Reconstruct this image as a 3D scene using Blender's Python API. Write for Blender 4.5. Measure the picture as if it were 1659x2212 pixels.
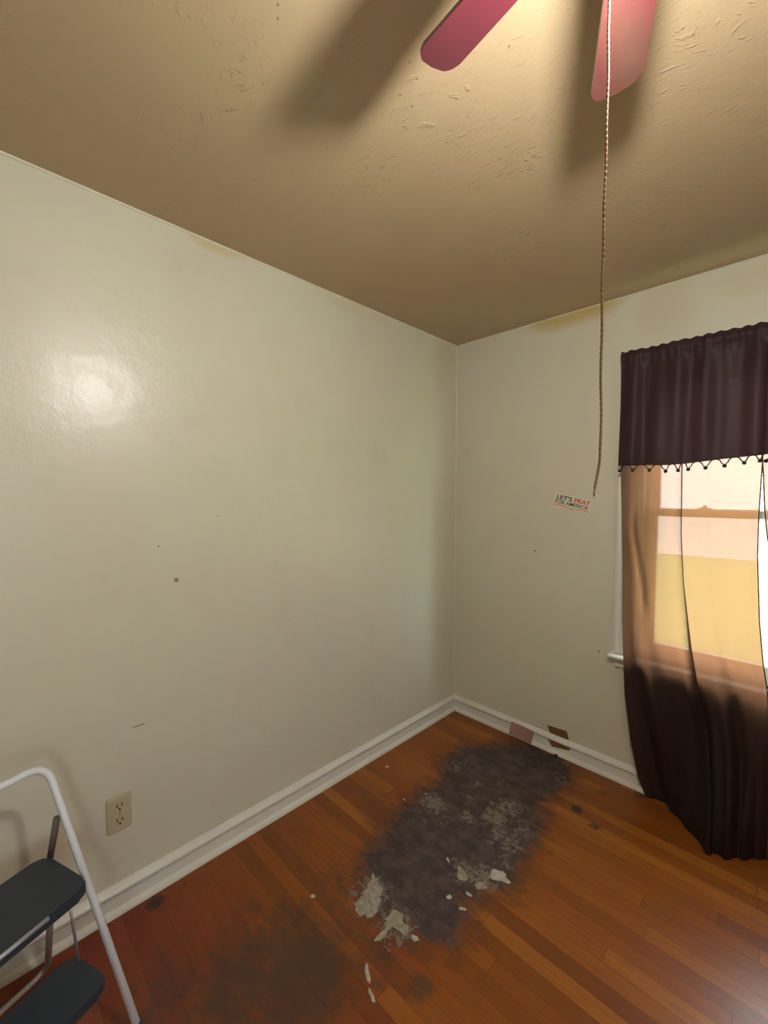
import bpy, bmesh, math, random
from mathutils import Vector, Matrix, noise
random.seed(7)
S = bpy.context.scene
for o in list(bpy.data.objects): bpy.data.objects.remove(o)

# ------------------------------------------------------------ camera, light, exposure
CAM = Vector((1.66729, -2.34783, 1.46063)); YAW, PIT, ROL, FPX = 0.78502, 0.041903, 0.00219, 913.5
F = Vector((-math.sin(YAW)*math.cos(PIT), math.cos(YAW)*math.cos(PIT), -math.sin(PIT)))
R0 = Vector((math.cos(YAW), math.sin(YAW), 0)); U0 = R0.cross(F)
Rv = math.cos(ROL)*R0 + math.sin(ROL)*U0; Uv = -math.sin(ROL)*R0 + math.cos(ROL)*U0
cd = bpy.data.cameras.new('camera'); cam = bpy.data.objects.new('camera', cd); S.collection.objects.link(cam)
cam.matrix_world = Matrix(((Rv.x, Uv.x, -F.x, CAM.x), (Rv.y, Uv.y, -F.y, CAM.y), (Rv.z, Uv.z, -F.z, CAM.z), (0, 0, 0, 1)))
cd.sensor_fit = 'VERTICAL'; cd.sensor_height = 24; cd.lens = 24*FPX/2212; cd.clip_start = 0.03
S.camera = cam
BULB = 1020.0; BULB_COL = (1.0, 0.972, 0.92)
SKY = 32.0; SKY_COL = (0.84, 0.93, 1.0); SUN = 44.0
S.view_settings.view_transform = 'Standard'; S.view_settings.look = 'None'
S.view_settings.gamma = 1; S.view_settings.use_curve_mapping = False
S.view_settings.exposure = 0.0
w = bpy.data.worlds.new('world'); S.world = w; w.use_nodes = True
bg = w.node_tree.nodes['Background']; bg.inputs[0].default_value = (*SKY_COL, 1); bg.inputs[1].default_value = SKY
sl = bpy.data.lights.new('sun', 'SUN'); sl.energy = SUN; sl.angle = 0.01; sl.color = (1, .95, .85)
sun = bpy.data.objects.new('sun', sl); S.collection.objects.link(sun); sun.location = (8, -2, 9)
sun.rotation_euler = Vector((-0.55, 0.15, -0.8)).to_track_quat('-Z', 'Y').to_euler()

# ------------------------------------------------------------ helpers
def link(o): S.collection.objects.link(o); return o
def obj(name, bm, m, parent=None, smooth=False):
    me = bpy.data.meshes.new(name); bmesh.ops.recalc_face_normals(bm, faces=bm.faces); bm.to_mesh(me); bm.free()
    if smooth:
        for p in me.polygons: p.use_smooth = True
    if m: me.materials.append(m)
    o = link(bpy.data.objects.new(name, me))
    if parent: adopt(o, parent)
    return o
def adopt(o, parent):
    # meshes are modelled in room coordinates; only a thing's own Empty carries an offset
    o.parent = parent
    o.matrix_parent_inverse = Matrix.Translation(parent.location).inverted() if parent.type == 'EMPTY' else Matrix.Identity(4)
def tag(o, label, cat, group=None):
    o['label'] = label; o['category'] = cat
    if group: o['group'] = group
    return o
def thing(name, label, cat, loc, group=None):
    o = link(bpy.data.objects.new(name, None)); o.location = loc; o.empty_display_size = .05
    return tag(o, label, cat, group)
def struct(o): o['kind'] = 'structure'; return o
def box(bm, a, b, bev=0.0, M=None):
    vs = [bm.verts.new((x, y, z)) for x in (a[0], b[0]) for y in (a[1], b[1]) for z in (a[2], b[2])]
    fs = [bm.faces.new([vs[i] for i in q]) for q in ((0,1,3,2),(4,6,7,5),(0,4,5,1),(2,3,7,6),(0,2,6,4),(1,5,7,3))]
    if bev:
        es = list({e for f in fs for e in f.edges})
        r = bmesh.ops.bevel(bm, geom=es, offset=bev, segments=2, affect='EDGES', profile=.5)
        vs = list({v for f in r['faces'] for v in f.verts} | {v for v in vs if v.is_valid})
    if M:
        for v in vs: v.co = M @ v.co
    return vs
def tube(bm, pts, r, n=12, cap=True):
    pts = [Vector(p) for p in pts]; rings = []; up = None
    for i, p in enumerate(pts):
        t = (pts[min(i+1, len(pts)-1)] - pts[max(i-1, 0)]).normalized()
        if up is None: up = t.orthogonal().normalized()
        up = (up - t*up.dot(t)).normalized(); bi = t.cross(up)
        rr = r[i] if isinstance(r, (list, tuple)) else r
        rings.append([bm.verts.new(p + rr*(math.cos(2*math.pi*k/n)*up + math.sin(2*math.pi*k/n)*bi)) for k in range(n)])
    for a, b in zip(rings, rings[1:]):
        for k in range(n): bm.faces.new((a[k], a[(k+1) % n], b[(k+1) % n], b[k]))
    if cap: bm.faces.new(rings[0]); bm.faces.new(rings[-1])
def fillet(pts, rad, n=8):
    pts = [Vector(p) for p in pts]; out = [pts[0]]
    for a, b, c in zip(pts, pts[1:], pts[2:]):
        d1, d2 = (a-b).normalized(), (c-b).normalized()
        p, q = b + d1*rad, b + d2*rad
        for k in range(n+1):
            t = k/n; out.append(p*(1-t)**2 + b*2*t*(1-t) + q*t*t)
    return out + [pts[-1]]
def lathe(bm, prof, c, n=32):
    rings = [[bm.verts.new((c[0]+r*math.cos(2*math.pi*k/n), c[1]+r*math.sin(2*math.pi*k/n), z)) for k in range(n)] for r, z in prof]
    for a, b in zip(rings, rings[1:]):
        for k in range(n): bm.faces.new((a[k], a[(k+1) % n], b[(k+1) % n], b[k]))
    bm.faces.new(rings[0]); bm.faces.new(rings[-1])
def ball(bm, c, r, u=16, v=12):
    bmesh.ops.create_uvsphere(bm, u_segments=u, v_segments=v, radius=r, matrix=Matrix.Translation(c))
def prism(bm, poly, axis, a, b):
    """extrude a closed 2-D polygon (list of (p,q)) along axis from a to b"""
    def mk(t, p, q): return {'x': (t, p, q), 'y': (p, t, q), 'z': (p, q, t)}[axis]
    A = [bm.verts.new(mk(a, *p)) for p in poly]; B = [bm.verts.new(mk(b, *p)) for p in poly]
    n = len(poly); bm.faces.new(A); bm.faces.new(B)
    for i in range(n): bm.faces.new((A[i], A[(i+1) % n], B[(i+1) % n], B[i]))
def interp(tab, t):
    """tab sorted by key ascending: [(k, v)]; v float or tuple"""
    if t <= tab[0][0]: return tab[0][1]
    for (a, va), (b, vb) in zip(tab, tab[1:]):
        if t <= b:
            f = (t-a)/(b-a); f = f
            return va+(vb-va)*f if not isinstance(va, tuple) else tuple(x+(y-x)*f for x, y in zip(va, vb))
    return tab[-1][1]
def sm(a, b, t):
    t = max(0, min(1, (t-a)/(b-a))); return t*t*(3-2*t)

# ------------------------------------------------------------ materials
class NT:
    def __init__(s, name):
        s.m = bpy.data.materials.new(name); s.m.use_nodes = True; s.t = s.m.node_tree; s.t.nodes.clear()
        s.out = s.t.nodes.new('ShaderNodeOutputMaterial')
    def n(s, kind, props=None, **ins):
        nd = s.t.nodes.new('ShaderNode'+kind)
        for k, v in (props or {}).items(): setattr(nd, k, v)
        for k, v in ins.items():
            key = int(k[1:]) if k[0] == 'i' and k[1:].isdigit() else k.replace('_', ' ')
            s.set(nd.inputs[key], v)
        return nd
    def set(s, sock, v):
        if hasattr(v, 'is_linked') or hasattr(v, 'links'): s.t.links.new(v, sock)
        elif isinstance(v, (tuple, list)) and len(v) == 3 and sock.type == 'RGBA': sock.default_value = (*v, 1)
        else: sock.default_value = v
    def math(s, op, a, b=0.0, clamp=False):
        return s.n('Math', {'operation': op, 'use_clamp': clamp}, i0=a, i1=b).outputs[0]
    def mix(s, f, a, b): 
        nd = s.n('Mix', {'data_type': 'RGBA'}); s.set(nd.inputs[0], f); s.set(nd.inputs[6], a); s.set(nd.inputs[7], b); return nd.outputs[2]
    def ramp(s, f, lo, hi):
        return s.n('MapRange', {'interpolation_type': 'SMOOTHSTEP'}, i0=f, i1=lo, i2=hi).outputs[0]
    def noise(s, vec, scale, detail=3, rough=.5):
        return s.n('TexNoise', Vector=vec, Scale=scale, Detail=detail, Roughness=rough).outputs[0]
    def coords(s): return s.n('TexCoord').outputs['Object']
    def mapped(s, vec, sc, loc=(0, 0, 0)):
        nd = s.n('Mapping', Vector=vec); nd.inputs['Scale'].default_value = sc; nd.inputs['Location'].default_value = loc; return nd.outputs[0]
    def spot(s, vec, c, r):
        """1 inside the ellipsoid centred c with radii r, fading to 0 at the rim"""
        sc = tuple(1/x for x in r); nd = s.mapped(vec, sc, tuple(-a*b for a, b in zip(c, sc)))
        l = s.n('VectorMath', {'operation': 'LENGTH'}, i0=nd).outputs['Value']
        return s.math('SUBTRACT', 1.0, l, True)
    def bump(s, h, strength, dist=.002):
        return s.n('Bump', Height=h, Strength=strength, Distance=dist).outputs[0]
    def bsdf(s, **k):
        b = s.n('BsdfPrincipled', **k); s.t.links.new(b.outputs[0], s.out.inputs[0]); return b
def plain(name, col, rough=.5, metal=0.0, var=.06, scale=30, coat=0.0, bump=0.0):
    t = NT(name); v = t.coords(); n = t.noise(v, scale)
    c = t.mix(n, tuple(x*(1-var) for x in col), tuple(min(1, x*(1+var)) for x in col))
    k = dict(Base_Color=c, Roughness=rough, Metallic=metal)
    if coat: k.update(Coat_Weight=coat, Coat_Roughness=.12)
    if bump: k['Normal'] = t.bump(n, bump)
    t.bsdf(**k); return t.m

def wall_mat(name, chips, stains):
    t = NT(name); v = t.coords()
    big = t.noise(v, 1.6, 4); mid = t.noise(v, 5, 3)
    c = t.mix(t.ramp(big, .35, .65), (.622, .606, .462), (.625, .584, .452))
    c = t.mix(t.math('MULTIPLY', t.ramp(mid, .45, .75), .35), c, (.585, .565, .462))
    for ce, r, amt in stains:      # old yellow nicotine / water marks below the ceiling
        m = t.math('MULTIPLY', t.ramp(t.math('ADD', t.spot(v, ce, r), t.math('MULTIPLY', t.math('SUBTRACT', mid, .5), .7)), .05, .6), amt)
        c = t.mix(m, c, (.52, .40, .16))
    for ce, r in chips:
        c = t.mix(t.ramp(t.spot(v, ce, r), .05, .5), c, (.23, .19, .13))
    fine = t.noise(v, 140, 2); blob = t.noise(v, 14, 4)
    h = t.math('ADD', t.math('MULTIPLY', fine, .25), t.math('MULTIPLY', blob, 2.4))
    nb = t.bump(h, .17, .006)
    t.bsdf(Base_Color=c, Roughness=.38, Specular_IOR_Level=.5, Coat_Weight=.40, Coat_Roughness=.27, Normal=nb, Coat_Normal=nb)
    return t.m
M = {}
M['wall_l'] = wall_mat('cream_gloss_paint', [((0, -1.783, 1.137), (.05, .011, .011)), ((0, -1.842, 1.269), (.05, .004, .005)),
                        ((0, -1.622, 1.372), (.05, .004, .004)), ((0, -1.919, .631), (.05, .03, .003))],
                       [((0, -1.62, 2.44), (.3, .16, .05), .55), ((0, -.9, 2.42), (.3, .35, .06), .2), ((0, -.15, 2.3), (.3, .2, .2), .2)])
M['wall_r'] = wall_mat('cream_gloss_paint_window_side', [((.559, 0, 1.134), (.007, .05, .008)), ((.92, 0, .639), (.006, .05, .009)), ((.61, 0, .642), (.005, .05, .005))],
                       [((.74, 0, 2.45), (.36, .3, .12), .95), ((1.16, 0, 2.33), (.17, .3, .2), .22), ((1.5, 0, 2.35), (.2, .3, .1), .2)])
M['wall'] = plain('plain_tan_paint', (.42, .38, .31), .6, scale=3)
M['caulk'] = plain('cream_caulk', (.66, .62, .48), .5)
def ceiling_mat():
    t = NT('tan_textured_ceiling_paint'); v = t.coords()
    big = t.noise(v, 1.3, 3)
    c = t.mix(t.ramp(big, .3, .7), (.485, .375, .222), (.475, .345, .205))
    warp = t.n('VectorMath', {'operation': 'ADD'}, i0=v, i1=t.n('VectorMath', {'operation': 'SCALE'}, i0=t.n('TexNoise', Vector=v, Scale=7.0).outputs['Color'], Scale=.12).outputs[0]).outputs[0]
    st = t.noise(t.mapped(warp, (30, 75, 30)), 1.0, 4, .6)            # trowel streaks
    mask = t.ramp(t.noise(v, 4.5, 3), .42, .66)
    blob = t.ramp(t.noise(t.mapped(warp, (45, 60, 45)), 1.0, 2), .68, .80)
    mask2 = t.ramp(t.noise(v, 3.0, 2), .50, .62)
    h = t.math('ADD', t.math('MULTIPLY', t.ramp(st, .56, .72), mask), t.math('MULTIPLY', t.math('MULTIPLY', blob, mask2), 1.8))
    h = t.math('ADD', h, t.math('MULTIPLY', t.noise(v, 90, 2), .18))
    for ce in ((.887, -1.871), (.586, -1.838), (.986, -1.56), (.931, -1.514), (.927, -1.363), (1.176, -1.472), (.865, -1.858), (1.0, -1.60)):
        s = t.spot(v, (ce[0], ce[1], 2.44), (.0045, .0035, .05))
        c = t.mix(t.math('MULTIPLY', t.ramp(s, 0, .7), .75), c, (.12, .09, .05))
    t.bsdf(Base_Color=c, Roughness=.6, Normal=t.bump(h, .42, .005)); return t.m
M['ceil'] = ceiling_mat()
M['trim'] = plain('white_gloss_trim_paint', (.70, .68, .60), .35, var=.04, scale=12)
def floor_mat():
    t = NT('worn_oak_strip_floor'); v = t.coords(); sp = t.n('SeparateXYZ', i0=v)
    X, Y = sp.outputs[0], sp.outputs[1]
    yr = t.math('DIVIDE', Y, .057); row = t.math('FLOOR', yr); fr = t.math('FRACT', yr)
    wn = t.n('TexWhiteNoise', {'noise_dimensions': '1D'}, W=row).outputs[0]
    xr = t.math('ADD', t.math('DIVIDE', X, 1.3), t.math('MULTIPLY', wn, 7.3)); xi = t.math('FLOOR', xr); fx = t.math('FRACT', xr)
    cv = t.n('CombineXYZ', i0=row, i1=xi).outputs[0]
    rnd = t.n('TexWhiteNoise', {'noise_dimensions': '2D'}, Vector=cv).outputs[0]
    cr = t.n('ValToRGB', i0=rnd); e = cr.color_ramp.elements
    e[0].position = 0; e[0].color = (.17, .048, .008, 1); e[1].position = 1; e[1].color = (.36, .125, .018, 1)
    for p_, c_ in ((.3, (.225, .063, .009, 1)), (.65, (.275, .078, .010, 1))):
        x = e.new(p_); x.color = c_
    g = t.noise(t.mapped(v, (5, 90, 1)), 1.0, 4, .6); g2 = t.noise(t.mapped(v, (2.2, 16, 1)), 1.0, 3)
    c = t.mix(t.math('MULTIPLY', t.ramp(g, .35, .75), .40), t.mix(.10, cr.outputs[0], (.225, .065, .010)), (.15, .04, .007))
    c = t.mix(t.math('MULTIPLY', t.ramp(g2, .5, .8), .45), c, (.17, .05, .009))
    # wear maps stored on the floor mesh
    A = lambda nm: t.n('Attribute', {'attribute_name': nm}).outputs['Fac']
    edge = t.noise(t.mapped(v, (14, 24, 1)), 1.0, 5, .6); fine = t.noise(v, 60, 4, .7); blot = t.noise(v, 16, 4, .6)
    jit = t.math('MULTIPLY', t.math('SUBTRACT', edge, .5), 1.15)
    red = t.math('MULTIPLY', A('red'), .85)
    c = t.mix(red, c, (.17, .022, .012))
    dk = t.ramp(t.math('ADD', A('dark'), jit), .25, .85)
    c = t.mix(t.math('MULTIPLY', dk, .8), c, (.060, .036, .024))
    sraw = t.math('ADD', A('stain'), jit)
    halo = t.ramp(sraw, .05, .45); core = t.ramp(sraw, .38, .72)
    c = t.mix(t.math('MULTIPLY', halo, .6), c, (.10, .034, .014))
    grey = t.mix(t.ramp(blot, .35, .7), (.050, .036, .033), (.098, .076, .069))
    grey = t.mix(t.math('MULTIPLY', t.ramp(t.noise(t.mapped(v, (7, 40, 1)), 1.0, 4), .45, .75), .5), grey, (.026, .020, .018))
    c = t.mix(t.math('MULTIPLY', core, .96), c, grey)
    blk = t.ramp(t.math('ADD', A('black'), t.math('ADD', t.math('MULTIPLY', jit, .6), t.math('MULTIPLY', t.math('SUBTRACT', fine, .5), 2.0))), .30, .9)
    c = t.mix(t.math('MULTIPLY', blk, .85), c, (.022, .014, .010))
    rs = t.ramp(t.math('ADD', A('residue'), t.math('MULTIPLY', t.math('SUBTRACT', t.noise(v, 42, 5, .7), .5), 3.2)), .50, .95)
    c = t.mix(t.math('MULTIPLY', rs, .85), c, t.mix(fine, (.12, .10, .078), (.30, .265, .20)))
    gap = t.math('MAXIMUM', t.math('LESS_THAN', fr, .022), t.math('LESS_THAN', fx, .0018))
    c = t.mix(t.math('MULTIPLY', gap, .55), c, (.035, .012, .005))
    rough = t.math('ADD', t.math('MULTIPLY', t.math('MAXIMUM', core, rs), .38), t.math('ADD', .27, t.math('MULTIPLY', g2, .14)))
    h = t.math('SUBTRACT', t.math('ADD', t.math('MULTIPLY', g, .15), t.math('MULTIPLY', rs, 1.2)), gap)
    t.bsdf(Base_Color=c, Roughness=rough, Specular_IOR_Level=.38, Normal=t.bump(h, .3, .0015)); return t.m
M['floor'] = floor_mat()
def sheer(name, dark, glow, tint, opac, sheen_rough=.45, spec=.35):
    t = NT(name); v = t.coords()
    weave = t.noise(t.mapped(v, (260, 260, 260)), 1.0, 1); big = t.noise(t.mapped(v, (9, 9, 3)), 1.0, 3)
    d = t.n('BsdfPrincipled', Base_Color=t.mix(big, tuple(x*.8 for x in dark), tuple(x*1.2 for x in dark)), Roughness=sheen_rough, Specular_IOR_Level=spec, Normal=t.bump(weave, .15, .0006))
    tl = t.n('BsdfTranslucent', Color=glow)
    tr = t.n('BsdfTransparent', Color=tint)
    add = t.n('AddShader', i0=d.outputs[0], i1=tl.outputs[0])
    mx = t.n('MixShader', i0=opac, i1=tr.outputs[0], i2=add.outputs[0])
    t.t.links.new(mx.outputs[0], t.out.inputs[0]); return t.m
M['sheer'] = sheer('brown_sheer_fabric', (.013, .008, .009), (.052, .0220, .0098), (.95, .82, .76), .974, .5, .22)
M['valance'] = sheer('plum_satin_fabric', (.036, .017, .019), (.005, .0025, .003), (.8, .65, .8), .990, .5, .18)
M['cord_dark'] = plain('dark_brown_cord', (.022, .010, .010), .5)
def glass():
    t = NT('window_glass'); tr = t.n('BsdfTransparent', Color=(.96, .98, .98)); g = t.n('BsdfGlossy', Roughness=.02)
    mx = t.n('MixShader', i0=.05, i1=tr.outputs[0], i2=g.outputs[0]); t.t.links.new(mx.outputs[0], t.out.inputs[0]); return t.m
M['glass'] = glass()
def emis(name, col, st):
    t = NT(name); e = t.n('Emission', Color=col, Strength=st); t.t.links.new(e.outputs[0], t.out.inputs[0]); return t.m
M['bulb'] = emis('lit_bulb_glass', BULB_COL, BULB)
def wood_blade():
    t = NT('red_rosewood_laminate'); v = t.coords()
    n = t.noise(t.mapped(v, (20, 20, 20)), 1.0, 4)
    t.bsdf(Base_Color=t.mix(n, (.070, .007, .015), (.105, .011, .023)), Roughness=.42, Coat_Weight=1.0, Coat_Roughness=.22, Coat_IOR=1.7); return t.m
M['blade'] = wood_blade()
M['fanmetal'] = plain('white_enamelled_metal', (.7, .68, .62), .35)
M['brass'] = plain('antique_brass', (.5, .33, .14), .35, 1.0)
M['cord'] = plain('gold_brown_twisted_cord', (.20, .11, .040), .45, var=.4, scale=400)
M['tubewhite'] = plain('white_powder_coated_steel', (.74, .77, .80), .3)
M['tubegrey'] = plain('grey_steel_tube', (.40, .39, .38), .3, .6)
M['strut'] = plain('brown_grey_flat_steel', (.17, .13, .11), .45, .2)
M['tread'] = plain('charcoal_ribbed_rubber', (.024, .033, .047), .55, var=.12, scale=60, bump=.1)
M['nosing'] = plain('bare_aluminium_edge', (.40, .43, .50), .35, .5)
M['outlet'] = plain('almond_plastic', (.46, .40, .25), .4, var=.03)
M['slot'] = plain('dark_slot', (.08, .065, .035), .6)
M['paper'] = plain('cream_sticker_paper', (.66, .63, .51), .45, var=.02)
M['ink'] = plain('charcoal_ink', (.040, .038, .036), .5)
M['orange'] = plain('orange_red_ink', (.62, .13, .055), .5)
M['orange2'] = plain('pale_orange_brush_ink', (.66, .30, .16), .5, var=.25, scale=60)
M['pink'] = plain('pinkish_bare_wood', (.36, .20, .16), .6, var=.3, scale=18)
M['tape'] = plain('brown_packing_tape', (.17, .085, .030), .4, var=.25, scale=40)
M['chunk'] = plain('chalky_adhesive_residue', (.30, .27, .20), .85, var=.55, scale=75, bump=.6)
M['chunk2'] = plain('white_plaster_crumb', (.44, .41, .35), .8, var=.45, scale=90)
M['blackbit'] = plain('burnt_brown_grit', (.03, .018, .012), .8)
def lawn():
    t = NT('sunlit_grass'); v = t.coords(); n = t.noise(v, 3, 5); m = t.noise(v, .6, 3)
    c = t.mix(n, (.17, .27, .080), (.29, .38, .14)); c = t.mix(t.math('MULTIPLY', m, .6), c, (.36, .40, .15))
    t.bsdf(Base_Color=c, Roughness=.9); return t.m
M['lawn'] = lawn(); M['road'] = plain('pale_concrete', (.55, .53, .50), .8, scale=2)

# ------------------------------------------------------------ room shell
W, D, H, T = 3.04, 3.52, 2.44, .12
WX0, WX1, WZ0, WZ1 = 1.092, 1.988, .655, 2.04     # window opening in the right-hand wall
def slab(name, boxes, m):
    bm = bmesh.new()
    for a, b in boxes: box(bm, a, b)
    return struct(obj(name, bm, m))
slab('wall_left', [((-T, -D, 0), (0, 0, H))], M['wall_l'])
slab('wall_right', [((-T, 0, 0), (WX0, T, H)), ((WX1, 0, 0), (W+T, T, H)), ((WX0, 0, 0), (WX1, T, WZ0)), ((WX0, 0, WZ1), (WX1, T, H))], M['wall_r'])
slab('wall_rear', [((-T, -D-T, 0), (W+T, -D, H))], M['wall'])
slab('wall_near', [((W, -D, 0), (W+T, -3.00, H)), ((W, -2.62, 0), (W+T, 0, H)), ((W, -3.00, 0), (W+T, -2.62, .95)), ((W, -3.00, 1.70), (W+T, -2.62, H))], M['wall'])
slab('ceiling', [((-T, -D-T, H), (W+T, T, H+.1))], M['ceil'])

# floor: a fine sheet carrying the wear maps
STAIN = [(.288,-.509),(.308,-.292),(.414,-.212),(.462,-.085),(.584,-.04),(.73,-.035),(.808,-.071),(.855,-.18),(.855,-.278),(.832,-.412),(.886,-.578),(.907,-.713),(.922,-.822),(.939,-.93),(.869,-1.04),(.852,-1.118),(.897,-1.198),(.889,-1.278),(.843,-1.304),(.786,-1.33),(.70,-1.352),(.62,-1.364),(.51,-1.321),(.446,-1.239),(.405,-1.079),(.379,-.931),(.36,-.774),(.394,-.669)]
def inpoly(x, y, P):
    c = False; j = len(P)-1
    for i in range(len(P)):
        (xi, yi), (xj, yj) = P[i], P[j]
        if (yi > y) != (yj > y) and x < (xj-xi)*(y-yi)/(yj-yi)+xi: c = not c
        j = i
    return c
def pdist(x, y, P):
    b = 9
    for i in range(len(P)):
        (ax, ay), (bx, by) = P[i-1], P[i]; dx, dy = bx-ax, by-ay
        t = max(0, min(1, ((x-ax)*dx+(y-ay)*dy)/(dx*dx+dy*dy))); b = min(b, math.hypot(x-ax-t*dx, y-ay-t*dy))
    return b
RES = [(.46,-.808,.075,1),(.711,-.678,.075,.95),(.73,-.579,.07,.9),(.39,-.502,.06,.7),(.814,-.207,.05,.6),(.775,-.761,.07,.7),(.841,-.763,.07,.75),(.527,-.535,.05,.55),(.60,-.47,.06,.5),(.494,-.934,.045,.6),(.625,-.765,.06,.75),(.766,-1.007,.07,.8),(.84,-.98,.08,.9),(.69,-.60,.06,.7),(.56,-.85,.05,.55),(.59,-1.33,.10,.8),(.73,-1.35,.09,.8),(.56,-.66,.05,.6),(.83,-.66,.07,.6),(.86,-.86,.06,.6)]
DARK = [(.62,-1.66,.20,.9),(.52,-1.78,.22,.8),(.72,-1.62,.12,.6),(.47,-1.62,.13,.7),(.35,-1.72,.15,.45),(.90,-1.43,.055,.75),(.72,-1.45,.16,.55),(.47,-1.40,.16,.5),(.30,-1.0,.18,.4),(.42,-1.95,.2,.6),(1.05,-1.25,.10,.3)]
BLACK = [(.955,-.365,.028,1.3),(.064,-1.897,.035,1.1),(1.051,-.412,.03,.8),(.996,-.182,.03,.6),(1.142,-.048,.035,1.),(.66,-.12,.14,.7),(.80,-.16,.10,.6),(.44,-.30,.10,.5),(.46,-.98,.10,.35),(.07,-1.80,.02,.7),(.03,-1.7,.02,.5),(.57,-.03,.08,.7)]
RED = [(.10,-2.1,.35,1.),(.30,-1.95,.28,.8),(.55,-2.05,.3,.8),(.80,-1.75,.25,.5),(.78,-1.35,.10,.5)]
def blobs(L, x, y):
    s = 0
    for bx, by, r, a in L:
        d = math.hypot(x-bx, y-by)/(r*1.25)
        if d < 1: s = max(s, a*(1-d*d)**1.0)
    return s
bm = bmesh.new(); NX, NY = 210, 242
grid = [[bm.verts.new((W*i/NX, -D*j/NY, 0)) for j in range(NY+1)] for i in range(NX+1)]
for i in range(NX):
    for j in range(NY): bm.faces.new((grid[i][j], grid[i][j+1], grid[i+1][j+1], grid[i+1][j]))
fl = struct(obj('floor', bm, M['floor'])); me = fl.data
for nm in ('stain', 'residue', 'dark', 'black', 'red'): me.attributes.new(nm, 'FLOAT', 'POINT')
AT = {nm: me.attributes[nm].data for nm in ('stain', 'residue', 'dark', 'black', 'red')}
for k, v in enumerate(me.vertices):
    x, y = v.co.x, v.co.y
    if x < 1.3 and y > -2.5:
        st = 0
        if -.1 < x < 1.2 and -1.6 < y:
            d = pdist(x, y, STAIN)
            if d < .12: st = .5 + (d if inpoly(x, y, STAIN) else -d)*5
            else: st = 1 if inpoly(x, y, STAIN) else 0
        AT['stain'][k].value = max(0, min(1.1, st))
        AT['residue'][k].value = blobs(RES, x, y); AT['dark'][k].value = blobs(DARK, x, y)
        AT['black'][k].value = blobs(BLACK, x, y); AT['red'][k].value = blobs(RED, x, y)
bm = bmesh.new(); box(bm, (-T, -D-T, -.1), (W+T, T, -.002)); struct(obj('floor_slab', bm, M['road'])).name = 'under_floor_slab'  # unseen slab closing the room beneath the floor sheet, no trim

# baseboards: flat board, rounded cap, quarter-round shoe
PROF = [(0, 0), (.030, 0), (.0295, .008), (.026, .016), (.020, .020), (.014, .022), (.014, .068), (.021, .071), (.0235, .077), (.022, .083), (.017, .088), (.012, .094), (.006, .098), (0, .099)]
bm = bmesh.new(); prism(bm, [(d, z) for d, z in PROF], 'y', -D, 0); struct(obj('baseboard_left', bm, M['trim']))
bm = bmesh.new(); prism(bm, [(-d, z) for d, z in PROF], 'x', 0, W); struct(obj('baseboard_right', bm, M['trim']))
bm = bmesh.new(); prism(bm, [(-D+d, z) for d, z in PROF], 'x', 0, W); struct(obj('baseboard_rear', bm, M['trim']))
bm = bmesh.new(); prism(bm, [(W-d, z) for d, z in PROF], 'y', -D, 0); struct(obj('baseboard_near', bm, M['trim']))
# caulk beads where walls meet ceiling and each other
bm = bmesh.new(); prism(bm, [(0, H), (0, H-.007), (.003, H-.006), (.006, H-.003), (.007, H)], 'y', -D, 0); struct(obj('trim_1', bm, M['caulk']))
bm = bmesh.new(); prism(bm, [(0, H), (0, H-.005), (-.002, H-.0045), (-.0045, H-.002), (-.005, H)], 'x', 0, W); struct(obj('trim_2', bm, M['caulk']))
bm = bmesh.new(); prism(bm, [(0, 0), (.005, 0), (.0035, -.0035), (0, -.005)], 'z', .099, H); struct(obj('trim_3', bm, M['caulk']))

# ------------------------------------------------------------ window
win = struct(link(bpy.data.objects.new('window_1', None))); win.location = ((WX0+WX1)/2, 0, WZ0); win.empty_display_size = .1
win['label'] = 'white painted sash window behind the brown sheer curtains'
bm = bmesh.new()
cp = lambda s: [(0, -.001), (0, -.012), (s*.008, -.018), (s*.03, -.0155), (s*.075, -.0155), (s*.088, -.020), (s*.098, -.018), (s*.098, -.001)]
prism(bm, [(WX0+p, q) for p, q in cp(-1)], 'z', WZ0+.004, WZ1+.098)
obj('casing', bm, M['trim'], win)
bm = bmesh.new(); prism(bm, [(WX1+p, q) for p, q in cp(1)], 'z', WZ0+.004, WZ1+.098); obj('casing', bm, M['trim'], win)
bm = bmesh.new(); box(bm, (WX0, -.017, WZ1), (WX1, -.001, WZ1+.098), .003); obj('head_casing', bm, M['trim'], win)
bm = bmesh.new(); prism(bm, [(.04, .655), (-.048, .655), (-.054, .650), (-.055, .643), (-.050, .636), (.0, .633), (.04, .633)], 'x', .978, 2.10); obj('window_sill', bm, M['trim'], win)
bm = bmesh.new(); prism(bm, [(-.001, .633), (-.022, .633), (-.020, .622), (-.015, .616), (-.016, .592), (-.012, .586), (-.001, .584)], 'x', 1.00, 2.08); obj('apron', bm, M['trim'], win)
bm = bmesh.new()
box(bm, (WX0, 0, WZ0), (WX0+.012, T, WZ1)); box(bm, (WX1-.012, 0, WZ0), (WX1, T, WZ1)); box(bm, (WX0, 0, WZ1-.012), (WX1, T, WZ1)); box(bm, (WX0, .03, WZ0-.01), (WX1, T+.04, WZ0+.012))
obj('jamb', bm, M['trim'], win)
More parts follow.
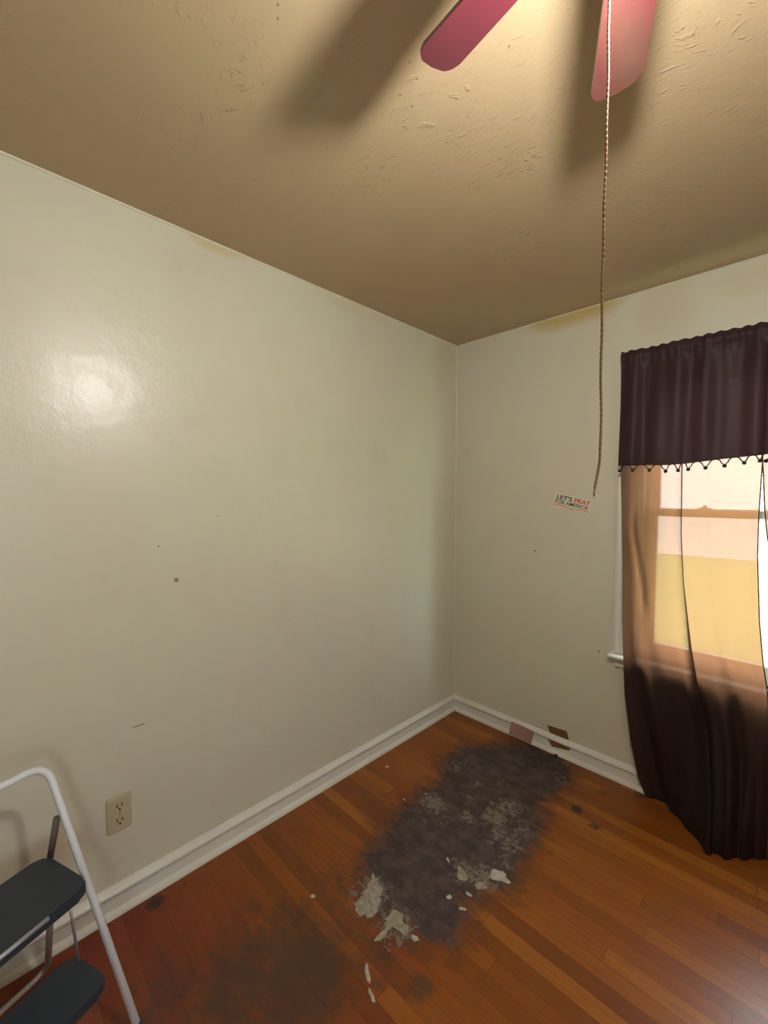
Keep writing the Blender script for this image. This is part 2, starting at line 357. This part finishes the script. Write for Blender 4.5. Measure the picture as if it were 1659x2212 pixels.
def sash(name, z0, z1, y0, bot, top):
    bm = bmesh.new(); a, b = WX0+.012, WX1-.012; y1 = y0+.034; s = .054
    box(bm, (a, y0, z0), (a+s, y1, z1), .003); box(bm, (b-s, y0, z0), (b, y1, z1), .003)
    box(bm, (a+s, y0, z0), (b-s, y1, z0+bot), .003); box(bm, (a+s, y0, z1-top), (b-s, y1, z1), .003)
    o = obj(name, bm, M['trim'], win)
    bm = bmesh.new(); box(bm, (a+s-.005, y0+.014, z0+bot-.005), (b-s+.005, y0+.018, z1-top+.005)); obj('pane', bm, M['glass'], o)
sash('lower_sash', WZ0+.012, 1.394, .036, .068, .036)
sash('upper_sash', 1.360, WZ1-.012, .074, .036, .05)
bm = bmesh.new(); box(bm, (1.315, .028, 1.394), (1.365, .064, 1.402), .002); ball(bm, (1.34, .046, 1.405), .01); obj('sash_lock', bm, M['trim'], win)

fill_win = struct(link(bpy.data.objects.new('fill_window', None))); fill_win.location = (W, -2.81, .95); fill_win.empty_display_size = .1  # unseen window, added to let in cool daylight fill
bm = bmesh.new()
for a, b in (((-.018, -3.08, .95), (0, -3.00, 1.78)), ((-.018, -2.62, .95), (0, -2.54, 1.78)), ((-.018, -3.00, 1.70), (0, -2.62, 1.78))):
    box(bm, (W+a[0], a[1], a[2]), (W+b[0]-.001, b[1], b[2]), .003)
obj('casing', bm, M['trim'], fill_win)
bm = bmesh.new(); box(bm, (W-.05, -3.09, .925), (W+.03, -2.53, .95), .003); obj('window_sill', bm, M['trim'], fill_win)
for z0, z1, dx in ((.95, 1.345, .03), (1.305, 1.70, .07)):
    bm = bmesh.new(); x0, x1 = W+dx, W+dx+.034
    box(bm, (x0, -3.00, z0), (x1, -2.96, z1)); box(bm, (x0, -2.66, z0), (x1, -2.62, z1)); box(bm, (x0, -2.96, z0), (x1, -2.66, z0+.04)); box(bm, (x0, -2.96, z1-.04), (x1, -2.66, z1))
    o = obj('sash', bm, M['trim'], fill_win)
    bm = bmesh.new(); box(bm, (x0+.015, -2.962, z0+.038), (x0+.019, -2.658, z1-.038)); obj('pane', bm, M['glass'], o)

# outside
bm = bmesh.new(); box(bm, (-30, T+.3, -.75), (40, 15, -.6)); struct(obj('lawn', bm, M['lawn']))
bm = bmesh.new(); box(bm, (-60, 15.02, -.78), (60, 60, -.59)); struct(obj('road', bm, M['road']))

# ------------------------------------------------------------ curtains
ED_L = [(-.01, (1.165, -.045)), (.09, (1.130, -.070)), (.264, (1.097, -.078)), (.484, (1.067, -.078)), (.707, (1.051, -.068)), (.865, (1.046, -.078)), (1.162, (1.042, -.082)), (1.594, (1.021, -.068)), (2.14, (1.006, -.050))]
ED_R = [(-.01, (1.60, -.11)), (.3, (1.60, -.10)), (.665, (1.582, -.092)), (.788, (1.563, -.082)), (.953, (1.547, -.072)), (1.215, (1.533, -.062)), (1.384, (1.532, -.058)), (1.618, (1.537, -.058)), (2.14, (1.545, -.050))]
FOLD = [(0, 1.425), (.2, 1.415), (.4, 1.392), (.587, 1.352), (.782, 1.321), (1.064, 1.289), (1.292, 1.273), (1.635, 1.267), (2.14, 1.26)]
HEM = [(1.16, -.040), (1.237, -.030), (1.295, -.10), (1.376, -.192), (1.42, -.230), (1.471, -.217), (1.526, -.192), (1.56, -.13), (1.60, -.11)]
def curtain_sheet(nm, left, right, fold, hem, parent, seed, nu=150, nv=130):
    bm = bmesh.new(); rows = []
    for j in range(nv+1):
        z = 2.104*(1-j/nv)**1.0
        (xl, yl), (xr, yr) = interp(left, z), interp(right, z); low = sm(.75, .05, z); row = []
        wf = .0030+.011*sm(1.1, .3, z)
        for i in range(nu+1):
            u = i/nu
            if fold:
                xf = interp(fold, z); dy = 0
                if u < .44: x = xl+(xf+wf-xl)*u/.44
                elif u < .48: s = (u-.44)/.04; x = xf+wf-2*wf*s; dy = .006*s
                else: s = (u-.48)/.52; x = xf-wf+(xr-xf+wf)*s; dy = .006*(1-s)
            else: x = xl+(xr-xl)*u; dy = 0
            y = yl+(yr-yl)*u+dy
            if hem:
                yh = interp(hem, x); y += (yh-y)*sm(.62, 0.0, z)**1.3*min(1, 8*u+.2)
            amp = .0035+.018*sm(1.0, .25, z); ed = min(1, 14*u, 14*(1-u))
            ph = 3*noise.noise((seed, z*1.1, 0))
            y += ed*amp*(math.sin(u*26+ph+seed)+.6*math.sin(u*47+2.1*ph))*.6
            y += ed*.006*noise.noise((x*9, z*5, seed)) + ed*.012*sm(.9, .4, z)*noise.noise((x*14, z*3.5, seed+9))
            # a twisted crease at the left of the window
            if fold:
                cx = 1.085+.05*sm(1.35, .95, z)
                y -= .014*math.exp(-((x-cx)/.016)**2)*sm(.85, 1.0, z)*sm(1.5, 1.25, z)
            zz = z
            if j == nv: zz = .003
            y = min(y, -.034 if z < .12 else (-.059 if .56 < z < .70 else -.022)); y = min(y, -.024)
            row.append(bm.verts.new((x, y, max(zz, .003))))
        rows.append(row)
    for a, b in zip(rows, rows[1:]):
        for i in range(nu): bm.faces.new((a[i], b[i], b[i+1], a[i+1]))
    return obj(nm, bm, M['sheer'], parent, True)
def hem_strip(nm, sheet_right, parent): pass
ct = thing('sheer_curtain', 'brown sheer curtain panel with dark vertical fold, left of the bright gap', 'curtain', (1.28, -.06, 2.125))
curtain_sheet('panel', ED_L, ED_R, FOLD, HEM, ct, 1.3)
E2L = [(-.01, (1.66, -.13)), (.2, (1.69, -.11)), (.5, (1.715, -.09)), (.7, (1.705, -.085)), (.85, (1.680, -.08)), (1.0, (1.640, -.074)), (1.12, (1.600, -.07)), (1.217, (1.573, -.07)), (1.3, (1.559, -.07)), (1.404, (1.549, -.070)), (1.56, (1.540, -.074)), (1.65, (1.533, -.074)), (2.14, (1.530, -.068))]
E2R = [(-.01, (2.04, -.08)), (.5, (2.04, -.08)), (1.2, (2.05, -.062)), (2.14, (2.07, -.050))]
ct2 = thing('sheer_curtain', 'brown sheer curtain panel right of the bright gap, cut by the photo edge', 'curtain', (1.8, -.064, 2.125))
curtain_sheet('panel', E2L, E2R, None, [(1.63, -.20), (1.7, -.22), (1.85, -.15), (2.05, -.09)], ct2, 5.1)
# side seams: narrow doubled hems along the edges that meet at the gap
def seam(edge, parent, off):
    bm = bmesh.new(); pts = []
    for k in range(60):
        z = 2.10-2.0*k/59; x, y = interp(edge, z); pts.append((x+off, y-.0015, z))
    tube(bm, pts, .0022, 6); obj('side_hem', bm, M['cord_dark'], parent, True)
seam(ED_R, ct, 0); seam(E2L, ct2, 0)

def valance(x0, x1, hemz, yb, label, seed, beads):
    t = thing('valance', label, 'valance', ((x0+x1)/2, yb, 2.125))
    bm = bmesh.new(); nu, nv = 120, 50; rows = []
    for j in range(nv+1):
        v = j/nv; row = []
        for i in range(nu+1):
            u = i/nu; x = x0+(x1-x0)*u; zb = interp(hemz, x); zt = 2.145+.003*math.sin(x*150+seed)
            z = zt+(zb-zt)*v
            a = .008*sm(.02, .3, v)+.004
            y = yb-.004-a*(math.sin(x*42+seed+.8*math.sin(v*2))+.7*math.sin(x*71+2*seed))*.6
            if v < .16: y += .0015*math.sin(x*190+seed) - .010*math.exp(-((v-.055)/.04)**2)
            y -= .010*noise.noise((x*7, v*2.2, seed))
            row.append(bm.verts.new((x, min(y, yb+.006), z)))
        rows.append(row)
    for a, b in zip(rows, rows[1:]):
        for i in range(nu): bm.faces.new((a[i], b[i], b[i+1], a[i+1]))
    obj('panel', bm, M['valance'], t, True)
    yf = yb-.006
    bm = bmesh.new(); tube(bm, [(x0+(x1-x0)*k/40, yf-.001, interp(hemz, x0+(x1-x0)*k/40)) for k in range(41)], .0035, 6); obj('hem', bm, M['cord_dark'], t, True)
    bm = bmesh.new()
    mids = [x0]+[(a[0]+b[0])/2 for a, b in zip(beads, beads[1:])]+[x1]
    for k, (bx, bz) in enumerate(beads):
        for s, mx in ((-1, mids[k]), (1, mids[k+1])):
            hz = interp(hemz, mx); ex = mx-s*.004
            if abs(ex-bx) < .006: continue
            pts = []
            for q in range(9):
                f = q/8; pts.append((bx+(ex-bx)*f, yf, bz+.003+(hz-bz-.003)*(f**.85)-.003*math.sin(f*math.pi)*(1 if f < .5 else -1)))
            tube(bm, pts, .0024, 6)
    fr = obj('fringe', bm, M['cord_dark'], t, True)
    bm = bmesh.new(); ball(bm, (0, 0, 0), .0076, 12, 8); b0 = obj('bead', bm, M['cord_dark'], None, True)
    for k, (bx, bz) in enumerate(beads):
        b = b0 if k == 0 else link(b0.copy()); b.location = (bx, yf, bz); b.parent = fr
        b.matrix_parent_inverse = Matrix.Identity(4)
    return t
HZ1 = [(.99, 1.607), (1.1, 1.604), (1.212, 1.599), (1.281, 1.602), (1.41, 1.615), (1.526, 1.624), (1.56, 1.628)]
valance(1.013, 1.546, HZ1, -.074, 'dark plum valance with bead fringe hanging over the left half of the window', 0.4,
        [(1.019, 1.577), (1.076, 1.577), (1.145, 1.575), (1.209, 1.568), (1.257, 1.570), (1.294, 1.573), (1.355, 1.577), (1.419, 1.583), (1.482, 1.592), (1.530, 1.598)])
HZ2 = [(1.5, 1.628), (1.7, 1.62), (1.9, 1.605), (2.1, 1.607)]
valance(1.543, 2.07, HZ2, -.082, 'dark plum bead-fringed valance continuing past the right edge of the photo', 2.4,
        [(1.548+.061*k, 1.596-.012*sm(0, 6, k)) for k in range(9)])
rod = thing('curtain_rod', 'thin brown curtain rod inside the top hem of the plum valances', 'curtain rod', (1.54, 0, 2.13))
bm = bmesh.new(); tube(bm, [(1.008, -.066, 2.128), (2.074, -.066, 2.128)], .005, 12); obj('rod', bm, M['cord_dark'], rod, True)
for x in (1.03, 2.05):
    bm = bmesh.new(); box(bm, (x-.006, -.062, 2.118), (x+.006, -.019, 2.124)); box(bm, (x-.012, -.0215, 2.10), (x+.012, -.0175, 2.137), .001); obj('bracket', bm, M['brass'], rod)

# ------------------------------------------------------------ ceiling fan
HX, HY, BZ, LZ = 1.52, -1.75, 2.26, 2.12
fan = thing('ceiling_fan', 'small red bladed ceiling fan with bulb and long pull chain', 'ceiling fan', (HX, HY, H))
bm = bmesh.new(); lathe(bm, [(.03, H-.0005), (.088, H-.001), (.095, H-.02), (.092, 2.33), (.08, 2.30), (.066, 2.285), (.03, 2.284)], (HX, HY)); obj('motor_housing', bm, M['fanmetal'], fan, True)
bm = bmesh.new(); lathe(bm, [(.02, 2.287), (.05, 2.286), (.052, 2.225), (.045, 2.205), (.02, 2.200)], (HX, HY)); obj('switch_housing', bm, M['fanmetal'], fan, True)
bm = bmesh.new(); lathe(bm, [(.012, 2.203), (.020, 2.201), (.021, 2.168), (.017, 2.160), (.008, 2.160)], (HX, HY)); obj('lamp_socket', bm, M['brass'], fan, True)
bm = bmesh.new(); lathe(bm, [(.003, LZ-.0315)]+[(.031*math.sin(a), LZ-.031*math.cos(a)) for a in [math.pi*k/14 for k in range(1, 12)]]+[(.0135, 2.156), (.013, 2.164), (.004, 2.165)], (HX, HY), 24); obj('bulb', bm, M['bulb'], fan, True)
PITCH = math.radians(14)
def blade_outline():
    P = []; r0, r1, w0, w1, c = .105, .374, .039, .047, .026
    P += [(r0, -w0), (r1-c, -w1)]
    for k in range(1, 8): a = -math.pi/2+math.pi/2*k/8; P.append((r1-c+c*math.cos(a)-.004*math.sin(a)**2, -w1+c+c*math.sin(a)))
    P += [(r1+.002, 0)]
    for k in range(1, 8): a = math.pi/2*k/8; P.append((r1-c+c*math.cos(a)-.004*math.sin(a)**2, w1-c+c*math.sin(a)))
    P += [(r1-c, w1), (r0, w0)]
    return P
for k in range(6):
    ang = math.radians(113+60*k); Mx = Matrix.Translation((HX, HY, BZ)) @ Matrix.Rotation(ang, 4, 'Z') @ Matrix.Rotation(-PITCH, 4, 'X')
    bm = bmesh.new(); prism(bm, blade_outline(), 'z', -.003, .003)
    bmesh.ops.transform(bm, matrix=Mx, verts=bm.verts); b = obj('blade', bm, M['blade'], fan)
    bm = bmesh.new(); box(bm, (.10, -.02, .0031), (.165, .02, .0065), .001); box(bm, (.045, -.010, .0033), (.105, .010, .008), .001)
    bmesh.ops.transform(bm, matrix=Mx, verts=bm.verts); obj('blade_arm', bm, M['brass'], b)
bm = bmesh.new(); cx, cy = 1.475, -1.762; pts = []; rad = []
n = 300
for k in range(n+1):
    z = 2.215-.757*k/n; f = k/n
    wob = .0006*math.sin(z*17)+.0004*math.sin(z*61)
    curl = -.0070*sm(.93, 1.0, f)
    pts.append((cx+.7*(wob+curl)+.0015*sm(.8, .9, f), cy+.7*(wob+curl), z)); rad.append(.00155*(.72+.5*abs(math.sin(k*1.1))) * (1 if f < .985 else .6))
tube(bm, [(cx+.018, cy+.005, 2.217)]+pts, [.001]+rad, 7); obj('pull_chain', bm, M['cord'], fan, True)

# ------------------------------------------------------------ step stool by the left wall
st = thing('step_stool', 'folding step stool with white tubular frame and charcoal treads by left wall', 'step stool', (.27, -2.3, 0))
Wd = Vector((.37, -.93, 0)).normalized(); Dd = Vector((.93, .37, 0)).normalized()
Rc = Vector((.175, -2.197, 0)); mid = Rc + Wd*.19
mir = lambda p: Vector(p) + 2*((mid-Vector(p)).dot(Wd))*Wd
foot = Vector((.437, -2.048, .012)); sh = Vector((.168, -2.198, .697))
bm = bmesh.new(); tube(bm, fillet([foot, sh, mir(sh), mir(foot)], .055, 12), .0095, 16); obj('handle_frame', bm, M['tubewhite'], st, True)
for p in (foot, mir(foot)):
    bm = bmesh.new(); tube(bm, [p+Vector((0, 0, -.0115)), p+Vector((-.006, -.003, .02))], .0125, 12); obj('foot_cap', bm, M['tread'], st, True)
rt, rb = Vector((.262, -2.205, .395)), Vector((.072, -2.200, .0095))
bm = bmesh.new(); tube(bm, fillet([rt, rb, mir(rb), mir(rt)], .05, 10), .0085, 14); obj('rear_frame', bm, M['tubegrey'], st, True)
def tread(name, br, fr, z, th, nose, left=None):
    # br/fr: back-right and front-right corners; mirrored for the left side
    br, fr = Vector((*br, 0)), Vector((*fr, 0)); bl, fl_ = mir(br), mir(fr)
    def rnd(poly, rad): 
        out = []; n = len(poly)
        for i in range(n):
            a, b, c = poly[i-1], poly[i], poly[(i+1) % n]; p, q = b+(a-b).normalized()*rad, b+(c-b).normalized()*rad
            for k in range(5): t = k/4; out.append(p*(1-t)**2+b*2*t*(1-t)+q*t*t)
        return out
    poly = rnd([br, fr, fl_, bl], .03)
    bm = bmesh.new(); prism(bm, [(p.x, p.y) for p in poly], 'z', z-th, z)
    es = [e for e in bm.edges if abs(e.verts[0].co.z-e.verts[1].co.z) < 1e-6]
    bmesh.ops.bevel(bm, geom=es, offset=.005, segments=2, affect='EDGES')
    o = obj(name, bm, M['tread'], st)
    if nose:
        a, b = fr+Wd*.10+Dd*.001, fl_-Wd*.10+Dd*.001
        bm = bmesh.new(); tube(bm, [a+Vector((0, 0, z-.006)), b+Vector((0, 0, z-.006))], .006, 10); obj('nosing', bm, M['nosing'], o, True)
        # ribs on top
    return o
tread('upper_tread', (.150, -2.205), (.345, -2.132), .425, .030, True)
tread('lower_tread', (.285, -2.165), (.425, -2.110), .205, .026, False)
for a, b in (((.300, -2.176, .40), (.322, -2.158, .205)),):
    bm = bmesh.new(); tube(bm, [a, b], .0035, 8); obj('link_rod', bm, M['tubegrey'], st, True)
    bm = bmesh.new(); tube(bm, [mir(a), mir(b)], .0035, 8); obj('link_rod', bm, M['tubegrey'], st, True)

for f in (lambda p: Vector(p), mir):
    bm = bmesh.new(); tube(bm, [f((.166, -2.196, .415)), f((.196, -2.181, .545))], .0085, 10); obj('tread_strut', bm, M['strut'], st, True)

# ------------------------------------------------------------ outlet on the left wall
ou = thing('wall_outlet', 'almond duplex power outlet low on the left wall beside the step stool', 'outlet', (0, -1.987, .348))
bm = bmesh.new(); box(bm, (.0, -2.025, .286), (.009, -1.949, .409), .0045); obj('cover_plate', bm, M['outlet'], ou)
for zc in (.374, .322):
    bm = bmesh.new(); lathe(bm, [(.006, .0), (.0165, .0), (.0165, .0012), (.006, .0014)], (0, 0), 24)
    bmesh.ops.transform(bm, matrix=Matrix.Translation((.0088, -1.987, zc)) @ Matrix.Rotation(math.pi/2, 4, 'Y'), verts=bm.verts)
    rc = obj('receptacle', bm, M['outlet'], ou)
    for dy, dz, w_, h_ in ((-.0075, .004, .0020, .0055), (.0075, .004, .0020, .0050), (0, -.009, .0032, .0034)):
        bm = bmesh.new(); box(bm, (.0095, -1.987+dy-w_, zc+dz-h_), (.0107, -1.987+dy+w_, zc+dz+h_)); obj('slot', bm, M['slot'], rc)
bm = bmesh.new(); lathe(bm, [(.001, 0), (.003, 0), (.003, .001), (.001, .0012)], (0, 0), 12)
bmesh.ops.transform(bm, matrix=Matrix.Translation((.0088, -1.987, .348)) @ Matrix.Rotation(math.pi/2, 4, 'Y'), verts=bm.verts); obj('screw', bm, M['brass'], ou)

# ------------------------------------------------------------ sticker on the right wall
TILT = math.atan2(-.042, .190)
sk = thing('sticker', 'small tilted paper sticker with dark and orange lettering left of the curtain', 'sticker', (.764, 0, 1.414))
SM = Matrix.Translation((.764, 0, 1.414)) @ Matrix.Rotation(-TILT, 4, 'Y') @ Matrix.Rotation(math.pi/2, 4, 'X')   # local x right, y up, z out of the wall
bm = bmesh.new(); box(bm, (-.100, -.037, .0002), (.100, .037, .0007)); bmesh.ops.transform(bm, matrix=SM, verts=bm.verts); obj('paper', bm, M['paper'], sk)
def lettering(txt, x0, x1, y0, y1, m, nm, shear=0.0, thick=.0):
    cu = bpy.data.curves.new(nm, 'FONT'); cu.body = txt; cu.size = 1; cu.offset = thick; cu.extrude = 0; cu.resolution_u = 3
    to = link(bpy.data.objects.new(nm, cu)); bpy.context.view_layer.update()
    me = bpy.data.meshes.new_from_object(to.evaluated_get(bpy.context.evaluated_depsgraph_get())); bpy.data.objects.remove(to)
    xs = [v.co.x for v in me.vertices]; ys = [v.co.y for v in me.vertices]; a, b, c, d = min(xs), max(xs), min(ys), max(ys)
    for v in me.vertices:
        X = x0+(v.co.x-a)/(b-a)*(x1-x0); Y = y0+(v.co.y-c)/(d-c)*(y1-y0)
        v.co = SM @ Vector((X+shear*(Y-y0), Y, .0010))
    me.materials.clear(); me.materials.append(m); o = link(bpy.data.objects.new(nm, me)); adopt(o, sk); return o
lettering("LET'S", -.086, -.002, .007, .031, M['ink'], 'lettering', 0, .022)['label'] = 'dark word on the first line'
lettering("PRAY", .009, .094, .007, .031, M['orange'], 'lettering', .12, .03)['label'] = 'orange word on the first line'
lettering("FOR AMERICA", -.090, .090, -.017, .003, M['ink'], 'lettering', 0, .010)['label'] = 'dark words on the second line'
bm = bmesh.new(); P = []
for k in range(25):
    f = k/24; P.append((-.098+.192*f, -.031+.0028*math.sin(f*9)+.001*math.sin(f*31)))
top = [(x, y+.0065+.0015*math.sin(x*170)) for x, y in P]; bot = [(x, y-.001*math.cos(x*120)) for x, y in P]
A = [bm.verts.new(SM @ Vector((x, y, .0009))) for x, y in top]; B = [bm.verts.new(SM @ Vector((x, y, .0009))) for x, y in bot]
for i in range(24): bm.faces.new((A[i], A[i+1], B[i+1], B[i]))
obj('underline', bm, M['orange2'], sk)

# ------------------------------------------------------------ scraps on the right baseboard
def quad_plate(name, q, off, th, m, label, cat):
    bm = bmesh.new(); n = (Vector(q[1])-Vector(q[0])).cross(Vector(q[3])-Vector(q[0])).normalized()
    if n.y > 0: n = -n
    a = [bm.verts.new(Vector(p)+n*off) for p in q]; b = [bm.verts.new(Vector(p)+n*(off+th)) for p in q]
    bm.faces.new(a); bm.faces.new(b)
    for i in range(4): bm.faces.new((a[i], a[(i+1) % 4], b[(i+1) % 4], b[i]))
    return tag(obj(name, bm, m), label, cat)
quad_plate('wood_scrap', [(.446, -.0245, .088), (.584, -.0245, .083), (.573, -.036, .004), (.434, -.036, .012)], .001, .004, M['pink'], 'pinkish wood scrap leaning on right baseboard above the dark stain', 'scrap')
quad_plate('brown_tape', [(.653, -.0005, .138), (.763, -.0005, .145), (.776, -.0005, .1), (.667, -.0005, .1)], 0, .0008, M['tape'], 'brown tape piece on right wall just above the baseboard cap', 'tape')
quad_plate('brown_tape', [(.663, -.0145, .0665), (.79, -.0145, .0665), (.782, -.0145, .050), (.687, -.0145, .032)], 0, .0008, M['tape'], 'brown tape piece on the face of right baseboard below its cap', 'tape')

# ------------------------------------------------------------ debris on the floor
def chunk(name, poly, h, m, label, cat='debris', group=None, seed=0, rings=6, sub=4, jit=.20):
    rnd = random.Random(seed); P = []
    for i in range(len(poly)):
        a, b = Vector(poly[i]), Vector(poly[(i+1) % len(poly)])
        for k in range(sub):
            p = a.lerp(b, k/sub); l = (b-a).length
            P.append(p+Vector((rnd.uniform(-1, 1), rnd.uniform(-1, 1)))*l*jit)
    c = sum(P, Vector((0, 0)))/len(P); bm = bmesh.new(); R = []
    for r in range(rings):
        s = 1-r/rings; ring = []
        for p in P:
            q = c+(p-c)*s; z = .0004 if r == 0 else h*(.30+.70*(.5+.5*noise.noise((q.x*60, q.y*60, seed))))*min(1, .45+r*.3)+rnd.uniform(-.06, .06)*h
            ring.append(bm.verts.new((q.x, q.y, max(z, .0006))))
        R.append(ring)
    for a, b in zip(R, R[1:]):
        for i in range(len(P)): bm.faces.new((a[i], a[(i+1) % len(P)], b[(i+1) % len(P)], b[i]))
    t = bm.verts.new((c.x, c.y, h*.7))
    for i in range(len(P)): bm.faces.new((R[-1][i], R[-1][(i+1) % len(P)], t))
    bm.faces.new(R[0])
    return tag(obj(name, bm, m), label, cat, group)
chunk('adhesive_patch', [(.53,-1.267),(.575,-1.269),(.625,-1.322),(.652,-1.367),(.64,-1.404),(.583,-1.401),(.568,-1.392),(.547,-1.337)], .011, M['chunk'], 'large pale crusty patch at the left lower edge of the dark floor stain', seed=3)
chunk('adhesive_patch', [(.681,-1.314),(.708,-1.303),(.771,-1.325),(.768,-1.344),(.727,-1.358),(.721,-1.417),(.714,-1.436),(.705,-1.412),(.70,-1.36)], .010, M['chunk'], 'forked pale crusty patch at the lowest tip of the dark stain', seed=5)
chunk('plaster_flake', [(.850,-.925),(.874,-.899),(.923,-.92),(.926,-.939),(.882,-.950),(.851,-.973)], .012, M['chunk2'], 'bright pale flake heap at the right edge of the dark stain', seed=8)
chunk('plaster_flake', [(.742,-1.003),(.773,-1.001),(.804,-1.026),(.798,-1.045),(.768,-1.048)], .006, M['chunk'], 'dull pale flake in the stain just left of the bright heap', seed=9)
chunk('plaster_flake', [(.826,-1.012),(.850,-.993),(.872,-1.006),(.853,-1.036)], .006, M['chunk'], 'small dull flake between the bright heap and the dull one', seed=10)
def crumb(x, y, lx, ly, rot, label, m='chunk2', h=.005, nm='plaster_crumb', seed=0):
    n = 7; P = []
    rr = random.Random(seed)
    for k in range(n):
        a = 2*math.pi*k/n; p = Vector((lx*math.cos(a), ly*math.sin(a)))*rr.uniform(.75, 1.1)
        P.append((x+p.x*math.cos(rot)-p.y*math.sin(rot), y+p.x*math.sin(rot)+p.y*math.cos(rot)))
    return chunk(nm, P, h, M[m], label, 'crumb', 'loose crumbs on the floor', seed, 3, 2)
for k, a in enumerate([
    (.799, -1.332, .013, .010, .3, 'round white crumb beside the tip of the forked pale patch'),
    (.794, -1.135, .012, .009, 1.2, 'white crumb at the lower middle of the stain, left of two others'),
    (.837, -1.075, .013, .009, .2, 'white crumb on the stain just below the dull flakes'),
    (.852, -1.138, .014, .007, .6, 'white crumb at the stain edge, lowest of three in a cluster'),
    (.764, -1.512, .030, .008, -.5, 'long white sliver on bare boards below the forked patch'),
    (.814, -1.542, .024, .005, -.4, 'thin white sliver nearest the bottom of the photo'),
    (.442, -1.483, .012, .009, .5, 'lone grey-white crumb on the boards left of the stain'),
    (.118, -.770, .012, .009, .2, 'pale crumb on the boards close to the left baseboard'),
    (.698, -1.011, .007, .014, .9, 'tiny white crumb in the dark middle of the stain'),
    (.397, -.783, .006, .005, 0, 'tiny white crumb at the upper left rim of the stain'),
    (.348, -.887, .008, .006, 0, 'tiny pale crumb on boards just outside the left rim of the stain')]): crumb(*a, seed=20+k)
crumb(.722, -.043, .018, .012, .4, 'black grit lump against the right baseboard below the brown tape', 'blackbit', .02, 'grit_lump', 41)
